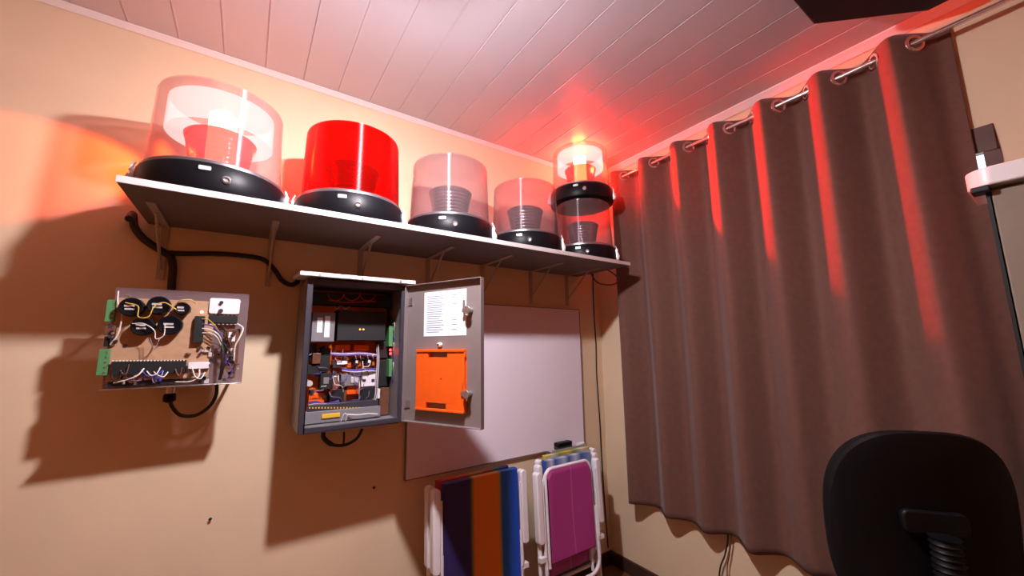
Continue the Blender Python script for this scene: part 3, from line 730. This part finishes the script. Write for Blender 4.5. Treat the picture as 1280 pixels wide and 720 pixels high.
for (a, b_, c_, d_) in ((s0, s0+0.26*ps, z1-0.12*pw, z1-0.03*pw), (s1-0.34*ps, s1, z1-0.12*pw, z1-0.03*pw), (s0, s0+0.22*ps, z0+0.02*pw, z0+0.12*pw), (s1-0.36*ps, s1, z0+0.02*pw, z0+0.12*pw)):
    t_ = dbox(a, b_, c_, d_, 0.0005, th); pk.add(t_.v, t_.f)
t_ = dbox(s0, s1, z1-0.03*pw, z1+0.02*pw, 0.0005, th+0.004); pk.add(t_.v, t_.f)
t_ = dbox(s0, s1, z0-0.02*pw, z0+0.02*pw, 0.0005, th+0.004); pk.add(t_.v, t_.f)
t_ = MB(); cpt = dpt((s0+s1)/2+0.01, (z0+z1)/2+0.005, th)
pko = pk.build('document_pocket', 'orange', dr, bevel=0.0015)
t_.cyl(cpt-dn*0.002, cpt+dn*0.0008, 0.003, seg=10); t_.build('pocket_hole', 'blackmatt', pko)
for pxy in ((589, 388), (588, 492)):
    a = dpx(*pxy)
    l = MB(); c0 = dpt(a[0], a[1], 0.0)
    l.cyl(c0, c0+dn*0.030, 0.010, 0.009, 14); l.cyl(c0+dn*0.026, c0+dn*0.032, 0.015, seg=14)
    t_ = dbox(a[0]-0.030, a[0]+0.008, a[1]-0.008, a[1]+0.008, 0.016, 0.021); l.add(t_.v, t_.f)
    t_ = dbox(a[0]-0.030, a[0]-0.022, a[1]-0.006, a[1]+0.042, 0.010, 0.016); l.add(t_.v, t_.f)
    l.build('latch', 'steel', dr, bevel=0.001)
a = dpx(551, 431); c0 = dpt(a[0], a[1], 0.0)
MB().cyl(c0, c0+dn*0.016, 0.010, 0.009, 14).build('knob', 'white', dr, bevel=0.002)
MB().cyl(c0+dn*0.0155, c0+dn*0.020, 0.004, seg=10).build('knob_screw', 'darkgrey', dr)
for zz in (dz0+0.07, dz1-0.07):
    h = MB().cyl((DH.x-0.001, DH.y-0.003, zz-0.02), (DH.x-0.001, DH.y-0.003, zz+0.02), 0.005, seg=10)
    t_ = dbox(0.004, 0.03, zz-0.016, zz+0.016, 0.0, 0.004); h.add(t_.v, t_.f)
    h.build('hinge', 'steel', dr)
# cables under the box
P = [atY(x, y, -0.17) for x, y in ((404, 540), (405, 548), (416, 556), (432, 556), (446, 548), (453, 536))]
MB().tube(spline(P), [0.009]*16+[0.006]*25, 8).build('cable_loop', 'rubber', cp)
P = [atY(x, y, -0.17) for x, y in ((430, 540), (430, 548), (429, 556))]
MB().tube(spline(P), 0.004, 8).build('cable_loop', 'rubber', cp)
MB().lathe([(0, 0), (0.015, 0), (0.015, -0.012), (0.010, -0.018), (0, -0.018)], 14, Matrix.Translation((atY(404, 540, -0.17).x, -0.17, bz0-0.001))).build('cable_gland', 'black', cp)

# ------------------------------------------------------------------ whiteboard with tray and eraser
w0, w1, wz0, wz1 = -1.388, -0.217, 0.766, 1.626
wb = thing('whiteboard', 'large blank whiteboard hanging on the wall behind the open box door', 'whiteboard', ((w0+w1)/2, 0, wz0))
MB().box(((w0+w1)/2, -0.009, (wz0+wz1)/2), (w1-w0-0.008, 0.016, wz1-wz0-0.008)).build('panel', 'board', wb)
f_ = MB()
f_.box((w0+0.002, -0.0105, (wz0+wz1)/2), (0.004, 0.019, wz1-wz0)); f_.box((w1-0.002, -0.0105, (wz0+wz1)/2), (0.004, 0.019, wz1-wz0))
f_.box(((w0+w1)/2, -0.0105, wz0+0.002), (w1-w0-0.008, 0.019, 0.004)); f_.box(((w0+w1)/2, -0.0105, wz1-0.002), (w1-w0-0.008, 0.019, 0.004))
f_.build('frame', 'boardframe', wb)
ta, tb_ = atY(686, 568, -0.04), atY(730, 560, -0.04)
tr = MB().box(((ta.x+tb_.x)/2, -0.046, wz0+0.004), (tb_.x-ta.x, 0.050, 0.003))
tr.box(((ta.x+tb_.x)/2, -0.0705, wz0+0.009), (tb_.x-ta.x, 0.002, 0.013)); tr.box(((ta.x+tb_.x)/2, -0.0215, wz0-0.012), (tb_.x-ta.x, 0.002, 0.032))
tr.build('tray', 'bracket', wb, bevel=0.0006)
er = thing('board_eraser', 'small black and green eraser lying on the tray of the whiteboard', 'eraser', ((ta.x*0.62+tb_.x*0.38), -0.046, wz0+0.006))
ec = Vector((ta.x*0.62+tb_.x*0.38, -0.046, wz0+0.0065))
MB().box(ec+Vector((0, 0, 0.008)), (0.115, 0.040, 0.015)).build('felt_pad', 'darkgreen', er, bevel=0.003)
MB().prism(roundrect(0.118, 0.042, 0.008, 3), 0.016, 0.040, Matrix.Translation(ec)).build('grip', 'black', er, bevel=0.004)
mk = MB().cyl((tb_.x-0.062, -0.046, wz0+0.0145), (tb_.x-0.006, -0.046, wz0+0.0145), 0.0085, seg=14)
mk.cyl((tb_.x-0.070, -0.046, wz0+0.0145), (tb_.x-0.062, -0.046, wz0+0.0145), 0.004, 0.0085, seg=14)
tag(mk.build('marker_cap', 'white'), 'white marker cap on the whiteboard tray right of the eraser', 'marker')

# ------------------------------------------------------------------ folded beach chairs
def beach_chair(label, cx, y, rotz, fab, group, fw=0.31, ztop=0.745, zb=0.285, tilt=0.05, aw=0.225, cover=0.042, ub=0.20):
    t = thing('folding_chair', label, 'folding chair', (cx, y, 0), rotz, group, rot=(-tilt, 0, rotz))
    bl = lambda mb, name, mt, **k: mb.build(name, mt, t, world=False, **k)
    r = 0.0095; hw = fw/2+0.008; cr = 0.045
    def U(hw_, z0, z1, yy, cr_=cr, inv=False):
        a = []
        for k in range(7):
            an = PI-PI/2*k/6; a.append((-hw_+cr_+cr_*math.cos(an), z1-cr_+cr_*math.sin(an)))
        a2 = [(-x_, z_) for x_, z_ in reversed(a)]
        pts = [(-hw_, z0)]+a+a2+[(hw_, z0)]
        if inv: pts = [(x_, z0+z1-z_) for x_, z_ in pts]
        return [Vector((x_, yy, z_)) for x_, z_ in pts]
    bl(MB().tube(U(hw, zb-0.02, ztop, 0), r, 10), 'back_frame', 'whitepaint')
    # sling of cloth, wrapped over the top bar and sagging a little
    def cl(u, v):
        wide = cover > 0.01
        top = ztop+(0.013 if wide else 0.009)
        x_ = (u-0.5)*(fw+cover)
        z_ = zb+(top-zb)*v
        yy = -0.0135+0.010*math.sin(PI*v)*max(0, math.sin(PI*u)-0.25)
        if wide:          # hemmed sleeve round the tubes
            vv = min(1, v/0.96); z_ = zb+(top-zb)*vv
            yy = -0.0135+0.010*math.sin(PI*vv)*max(0, math.sin(PI*u)-0.25)
            d_ = max(0, abs(u-0.5)-0.47)/0.03
            x_ = math.copysign(min(abs(u-0.5)/0.47, 1)*(fw+cover)/2, u-0.5)
            yy += 0.027*max(d_, max(0, v-0.96)/0.04)
        else:
            if v > 0.93: yy = -0.0125+0.012*(v-0.93)/0.07
            if u < 0.08 or u > 0.92:
                cut = 0.03*(1-min(u, 1-u)/0.08); z_ = zb+(top-cut-zb)*v
        return Vector((x_, yy, z_))
    bl(MB().grid(cl, 80, 70), 'back_cloth', fab, solid=0.003)
    # seat folded up behind the back
    bl(MB().tube(U(hw-0.004, 0.20, ztop-0.035, 0.026, inv=False), r*0.9, 10), 'seat_frame', 'whitepaint')
    bl(MB().grid(lambda u, v: Vector(((u-0.5)*(fw-0.02), 0.033+0.006*math.sin(PI*v), 0.25+(ztop-0.03-0.25)*v)), 10, 10), 'seat_cloth', fab, solid=0.003)
    # long U-shaped legs below the cloth
    lw = hw+0.022
    bl(MB().tube(U(lw, ub, 0.52, -0.004, 0.07, True), r, 10), 'front_leg', 'whitepaint')
    bl(MB().tube(U(lw+0.021, 0.012, 0.56, 0.020, 0.06, True), r, 10), 'rear_leg', 'whitepaint')
    for s in (-1, 1):
        a = MB().prism(roundrect(0.036, 0.33, 0.016, 4, s*aw, ztop-0.165), -0.020, 0.020, Matrix.Rotation(PI/2, 4, 'X'))
        bl(a, 'armrest', 'white', bevel=0.006)
        l = MB().tube([(s*(aw-0.008), 0.012, ztop-0.34), (s*(aw-0.006), 0.010, 0.36)], 0.008, 8)
        l.tube([(s*(aw-0.022), -0.012, ztop-0.05), (s*(aw-0.024), -0.012, 0.37)], 0.006, 8)
        l.box((s*(aw-0.012), 0.0, 0.362), (0.046, 0.026, 0.020))
        bl(l, 'arm_link', 'whitepaint')
    return t
G1 = 'folded chairs leaning together under the whiteboard'
beach_chair('folded beach chair with navy, orange and blue striped cloth, under the metal box door', -1.105, -0.285, 0.0, M['multistripe'], G1, fw=0.345, ztop=0.785, zb=0.09, aw=0.228, ub=0.05)
beach_chair('folded beach chair with red cloth, tucked behind the orange and navy striped one', -1.095, -0.195, 0.0, M['redstripe'], G1, fw=0.345, ztop=0.772, zb=0.16, aw=0.228, ub=0.10)
beach_chair('folded beach chair with magenta cloth, frontmost by the room corner', -0.585, -0.300, 0.0, M['magenta'], G1, fw=0.30, ztop=0.760, zb=0.33, aw=0.208, cover=0.0)
beach_chair('folded beach chair with blue and white striped cloth just behind the magenta one', -0.520, -0.225, 0.0, M['bluestripe'], G1, fw=0.30, ztop=0.765, zb=0.285, aw=0.208)
beach_chair('folded beach chair with yellow and green striped cloth, nearest the wall behind the magenta one', -0.455, -0.150, 0.0, M['greenstripe'], G1, fw=0.30, ztop=0.765, zb=0.285, aw=0.208)

# ------------------------------------------------------------------ curtain rod and curtain
RX = -0.078
ra, rb = atX(1045, 98, RX), atX(810, 207, RX)
RZ = (ra.z+rb.z)/2
rd = thing('curtain_rod', 'thin metal curtain rod running along the wall just below the ceiling', 'curtain rod', (RX, -1.2, RZ))
MB().cyl((RX, -0.20, RZ), (RX, -2.55, RZ), 0.0095, seg=14).build('rod', 'rod', rd)
MB().sphere((RX, -0.195, RZ), 0.016, 14, 8).build('finial', 'rod', rd)
for yy in (-0.222, -2.2):
    k = MB().cyl((-0.001, yy, RZ), (RX, yy, RZ), 0.006, seg=10); k.cyl((-0.001, yy, RZ), (-0.006, yy, RZ), 0.02, seg=16)
    k.build('support', 'rod', rd)
gpx = [(768, 223), (786, 217), (807, 208), (830, 200), (850, 189), (880, 177), (904, 165), (938, 151), (970, 135), (1014, 118), (1053, 98), (1102, 79), (1148, 57)]
gy = [atX(x_, y_, RX).y for x_, y_ in gpx]
#print('GROM', [round(v, 3) for v in gy])
CYL, CYR = -0.262, -1.775
gy = [-0.335+(-1.690+0.335)*k/12 for k in range(13)]
CT, CB = RZ+0.042, 0.462
def phase(y):
    return PI*(y-gy[0])/(gy[1]-gy[0])
def cx_(y, z):
    v = (CT-z)/(CT-CB)
    ph = phase(y)
    A = 0.052*(1-0.35*v)
    s = math.sin(ph+0.5*v*math.sin(y*5.1+1.0))
    k = 0.010*v*math.sin(y*17+2.2)+0.006*v*math.sin(y*31+z*2)
    return RX+0.004 + A*s*(0.85+0.15*abs(s)) + k
cu = thing('curtain', 'long brown curtain with metal grommets hanging over the window', 'curtain', (RX, -1.0, CB))
def cf(u, v):
    z = CT+(CB-CT)*v + (0.006*math.sin(u*40) if v > 0.99 else 0)
    y = CYL+(CYR-0.03*max(0, (v-0.3)/0.7)**0.6-CYL)*u
    e = min(1, max(0, (u-0.95)/0.05)); e = e*e*(3-2*e)     # the side hem turns back to the wall
    return Vector((cx_(y, z)*(1-e)-0.016*e, y, z))
MB().grid(cf, 420, 60).build('cloth', 'curtain', cu, solid=0.0025)
hm = MB()
for yy in gy:
    e = 0.004
    tx = cx_(yy+e, RZ)-cx_(yy-e, RZ)
    tg = Vector((tx, 2*e, 0)).normalized(); nn = Vector((tg.y, -tg.x, 0)); up = Vector((0, 0, 1))
    R_ = Matrix((tg, up, nn)).transposed().to_4x4(); R_.translation = Vector((cx_(yy, RZ), yy, RZ))
    MB().lathe([(0.022, -0.004), (0.026, -0.0055), (0.033, -0.0045), (0.035, 0), (0.033, 0.0045), (0.026, 0.0055), (0.022, 0.004)], 24, R_, closed=True).build('grommet', 'chrome', cu)

# ------------------------------------------------------------------ thin cables near the corner
P = [atY(x, y, -0.005) for x, y in ((741, 338), (742, 380), (745, 430), (746, 470), (750, 530), (752, 570), (756, 630), (760, 680))]
P = [Vector((v.x, -0.005, v.z)) for v in P]; P.insert(0, Vector((P[0].x, -0.006, SZ0-0.002)))
P[-1].z = 0.1
tag(MB().tube(spline(P), 0.0038, 8).build('power_cable', 'rubber'), 'thin black cable running down the wall between whiteboard and room corner', 'cable')
P = [atX(x, y, -0.006) for x, y in ((912, 660), (909, 690), (902, 712))]
P = [Vector((-0.024, v.y, v.z)) for v in P]
P = [P[0]+Vector((0, 0, 0.35))]+P+[Vector((-0.03, P[-1].y+0.02, 0.10)), Vector((-0.05, P[-1].y+0.05, 0.006))]
tag(MB().tube(spline(P), 0.0038, 8).build('power_cable', 'rubber'), 'thin black cable hanging out below the hem of the brown curtain', 'cable')
P = [atX(x, y, -0.006) for x, y in ((916, 660), (914, 690), (911, 715))]
P = [Vector((-0.022, v.y, v.z)) for v in P]
P = [P[0]+Vector((0, 0, 0.35))]+P+[Vector((-0.03, P[-1].y-0.01, 0.12)), Vector((-0.05, P[-1].y-0.02, 0.006))]
tag(MB().tube(spline(P), 0.003, 8).build('power_cable', 'brown'), 'thin brown cable hanging below the curtain hem just right of the black one', 'cable')
# cable tail by shelf end
P = [Vector((SXR-0.035, -0.30, SZ0-0.004)), Vector((SXR-0.01, -0.33, SZ0-0.035)), Vector((SXR+0.015, -0.34, SZ0-0.065)), Vector((SXR+0.010, -0.32, SZ0-0.09)), Vector((SXR-0.02, -0.28, SZ0-0.095)), Vector((SXR-0.05, -0.22, SZ0-0.07)), Vector((SXR-0.06, -0.18, SZ0-0.004))]
tag(MB().tube(spline(P), 0.0045, 8).build('power_cable', 'brown'), 'short brown cable loop hanging under the right end of the shelf', 'cable')
# screws left in the wall
for (x_, y_), lb in (((263, 648), 'small dark screw in the bare wall low below the circuit board'), ((467, 609), 'small dark screw in the wall below the metal control box')):
    v = atY(x_, y_, 0)
    s = MB().cyl((v.x, 0.004, v.z), (v.x, -0.008, v.z), 0.003, seg=8); s.lathe([(0, 0), (0.0055, 0), (0.004, 0.003), (0, 0.0035)], 10, Matrix.Translation((v.x, -0.007, v.z)) @ Matrix.Rotation(PI/2, 4, 'X'))
    tag(s.build('wall_screw', 'blackmatt'), lb, 'screw')

# ------------------------------------------------------------------ unidentified black box under the ceiling
zc = 2.535
a, b_ = atZ(1017, 31, zc), atZ(1160, 14, zc)
pts = [(a.x-0.42, a.y), (a.x, a.y), (b_.x, b_.y), (b_.x, b_.y-0.34), (a.x, b_.y-0.62), (a.x-0.42, b_.y-0.62)]
#print('BLACK', pts)
sp = thing('ceiling_box', 'black cornered box hanging from the ceiling near the curtain end', 'speaker box', (a.x-0.1, b_.y-0.2, H))
MB().prism(pts, zc, H-0.02).build('housing', 'blackmatt', sp, bevel=0.006)
cxx = sum(p_[0] for p_ in pts)/6; cyy = sum(p_[1] for p_ in pts)/6
MB().lathe([(0, 0), (0.12, 0), (0.115, -0.006), (0.0, -0.008)], 32, Matrix.Translation((cxx, cyy, zc-0.0005))).build('bottom_disc', 'black', sp)
MB().cyl((cxx, cyy, H-0.021), (cxx, cyy, H-0.0005), 0.09, seg=24).build('ceiling_mount', 'black', sp)

# ------------------------------------------------------------------ tall cabinet at the right edge
KX = -0.42
kt = atX(1230, 221, KX); ktop = atX(1203, 217, KX); kb = atX(1205, 239, KX); kl = atX(1232, 245, KX)
kz1, kz0 = ktop.z, kb.z
cbn = thing('tall_cabinet', 'tall taupe cabinet with a white rounded top, standing right of the curtain', 'cabinet', (KX/2, kl.y-0.3, 0))
ky = kl.y; kw = 0.62
MB().box(((KX+0.03-0.14)/2, ky-kw/2, 0.06+(kz0-0.062)/2), (-KX-0.17, kw, kz0-0.062)).build('carcass', 'cabinet', cbn, bevel=0.004)
MB().box(((KX+0.03-0.14)/2, ky-kw/2, 0.03), (-KX-0.2, kw-0.04, 0.06)).build('plinth', 'blackmatt', cbn)
dd = MB().box((KX+0.012, ky-0.010-(kw-0.016)/2, 0.07+(kz0-0.085)/2), (0.020, kw-0.016, kz0-0.085))
do = dd.build('door', 'cabinet', cbn, bevel=0.003)
MB().box((KX+0.013, ky-0.004, 0.07+(kz0-0.085)/2), (0.024, 0.007, kz0-0.080)).build('edge_strip', 'blackmatt', cbn)
MB().box((KX+0.024, ky-kw/2-0.001, 0.07+(kz0-0.085)/2), (0.006, kw-0.002, kz0-0.080)).build('door_gasket', 'blackmatt', cbn)
hv = atX(1277, 495, KX)
h = MB().tube(spline([(KX+0.002, hv.y-0.03, hv.z+0.07), (KX-0.03, hv.y-0.03, hv.z+0.05), (KX-0.03, hv.y-0.03, hv.z-0.05), (KX+0.002, hv.y-0.03, hv.z-0.07)]), 0.008, 8)
h.build('handle', 'blackmatt', do)
MB().box((KX+0.000, ky+0.006, kz0-0.010), (0.05, 0.034, 0.016)).build('hinge_cover', 'blackmatt', cbn, bevel=0.003)
ow = ktop.y-ky
ol = []
x0_, x1_, y1_, y0_ = KX-0.012, -0.14, ktop.y, ky-kw-0.03
rr = 0.05
for k in range(9):
    an = PI/2+PI/2*k/8; ol.append((x0_+rr+rr*math.cos(an), y1_-rr+rr*math.sin(an)))
ol += [(x0_, y0_), (x1_, y0_), (x1_, ky), (-0.20, ky), (-0.20, y1_)]
MB().prism(ol, kz0, kz1).build('top', 'cabtop', cbn, bevel=0.004)

# ------------------------------------------------------------------ office chair seen from behind
OA = math.radians(-52)        # rotation of the chair; local +y is the way it faces
opos = Vector((-0.58, -1.60, 0))
oc = thing('office_chair', 'black office chair seen from behind in front of the curtain', 'office chair', opos, OA)
bl = lambda mb, name, mt, par=oc, **k: mb.build(name, mt, par, world=False, **k)
BZ0, BZ1 = 0.60, 1.165; BW = 0.195
def outline(n=56):
    o = []
    for k in range(n):
        a = 2*PI*k/n; c_, s_ = math.cos(a), math.sin(a)
        e = 0.72
        x_ = BW*math.copysign(abs(c_)**e, c_); z_ = math.copysign(abs(s_)**e, s_)
        x_ *= (1.0+0.03*z_)
        o.append((x_, (BZ0+BZ1)/2+z_*(BZ1-BZ0)/2))
    return o
def backpad(d0, d1, sc):
    mb = MB(); ol = outline(); n = len(ol); layers = []
    cz_ = (BZ0+BZ1)/2
    for (dd, s) in ((d0, sc*0.90), (d0-0.010*0, sc*0.0),):
        pass
    rings = [(d0, 0.0), (d0, 0.55*sc), (d0, 0.90*sc), (d0+(d1-d0)*0.25, 0.985*sc), (d0+(d1-d0)*0.6, 1.0*sc), (d1-(d1-d0)*0.1, 0.97*sc), (d1, 0.86*sc), (d1, 0.5*sc), (d1, 0.0)]
    vs = []
    for dd, s in rings:
        for x_, z_ in ol:
            xx = x_*s; zz = cz_+(z_-cz_)*s
            yy = dd+0.9*xx*xx-0.10*(zz-cz_)-0.35*(zz-cz_)**2
            vs.append((xx, yy, zz))
    fs = [(r_*n+i, r_*n+(i+1) % n, (r_+1)*n+(i+1) % n, (r_+1)*n+i) for r_ in range(len(rings)-1) for i in range(n)]
    return mb.add(vs, fs)
bl(backpad(-0.045, -0.012, 1.0), 'back_shell', 'chairblack')
bl(backpad(-0.0115, 0.045, 0.97), 'back_cushion', 'chairfab')
# spine: bracket plate and ribbed bellows down to the seat
bp = MB().prism(roundrect(0.13, 0.055, 0.016, 4), 0, 0.020, Matrix.Translation((0, -0.048, 0.945)) @ Matrix.Rotation(PI/2, 4, 'X'))
bl(bp, 'back_bracket', 'chairblack', bevel=0.005)
br = []
for k in range(29):
    z = 0.925-k*0.0140; br += [(0.030, z), (0.026, z-0.004), (0.026, z-0.0085)]
bl(MB().lathe([(0, 0.927)]+br+[(0, 0.53)], 20, Matrix.Translation((0, -0.088, 0))), 'spine_bellows', 'chairblack')
MBs = MB().tube(spline([(0, -0.088, 0.55), (0, -0.085, 0.46), (0, -0.03, 0.425), (0, 0.14, 0.42)]), 0.018, 10)
bl(MBs, 'spine_arm', 'chairblack')
se = MB(); so = roundrect(0.46, 0.44, 0.10, 6, 0, 0.24)
se.prism(so, 0.438, 0.495)
bl(se, 'seat', 'chairfab', bevel=0.022, seg=4)
bl(MB().box((0, 0.24, 0.425), (0.20, 0.22, 0.026)), 'seat_plate', 'chairblack', bevel=0.006)
bl(MB().lathe([(0, 0.412), (0.026, 0.412), (0.026, 0.26), (0.034, 0.258), (0.034, 0.10), (0, 0.10)], 20, Matrix.Translation((0, 0.24, 0))), 'gas_column', 'black')
bl(MB().lathe([(0, 0.135), (0.045, 0.13), (0.05, 0.085), (0, 0.082)], 20, Matrix.Translation((0, 0.24, 0))), 'hub', 'chairblack')
for k in range(5):
    a = 2*PI*k/5+0.3; d_ = Vector((math.cos(a), math.sin(a), 0)); c0 = Vector((0, 0.24, 0))
    bl(MB().tube([c0+d_*0.04+Vector((0, 0, 0.11)), c0+d_*0.16+Vector((0, 0, 0.105)), c0+d_*0.27+Vector((0, 0, 0.078))], [0.022, 0.018, 0.013], 10), 'base_leg', 'chairblack')
    w_ = MB(); e_ = c0+d_*0.27; sd = Vector((-d_.y, d_.x, 0))
    w_.cyl(e_+Vector((0, 0, 0.08)), e_+Vector((0, 0, 0.045)), 0.006, seg=8)
    for s in (-1, 1): w_.cyl(e_+sd*s*0.006+Vector((0, 0, 0.026)), e_+sd*s*0.022+Vector((0, 0, 0.026)), 0.0255, seg=18)
    bl(w_, 'caster', 'black')
# ------------------------------------------------------------------ world, view
wd = bpy.data.worlds.new('world'); SC.world = wd; wd.use_nodes = True
wd.node_tree.nodes['Background'].inputs[0].default_value = (0.02, 0.02, 0.025, 1)
wd.node_tree.nodes['Background'].inputs[1].default_value = 0.3
SC.view_settings.view_transform = 'Standard'
SC.view_settings.look = 'None'
SC.view_settings.gamma = 1.0
SC.view_settings.use_curve_mapping = False
SC.view_settings.exposure = 0.0
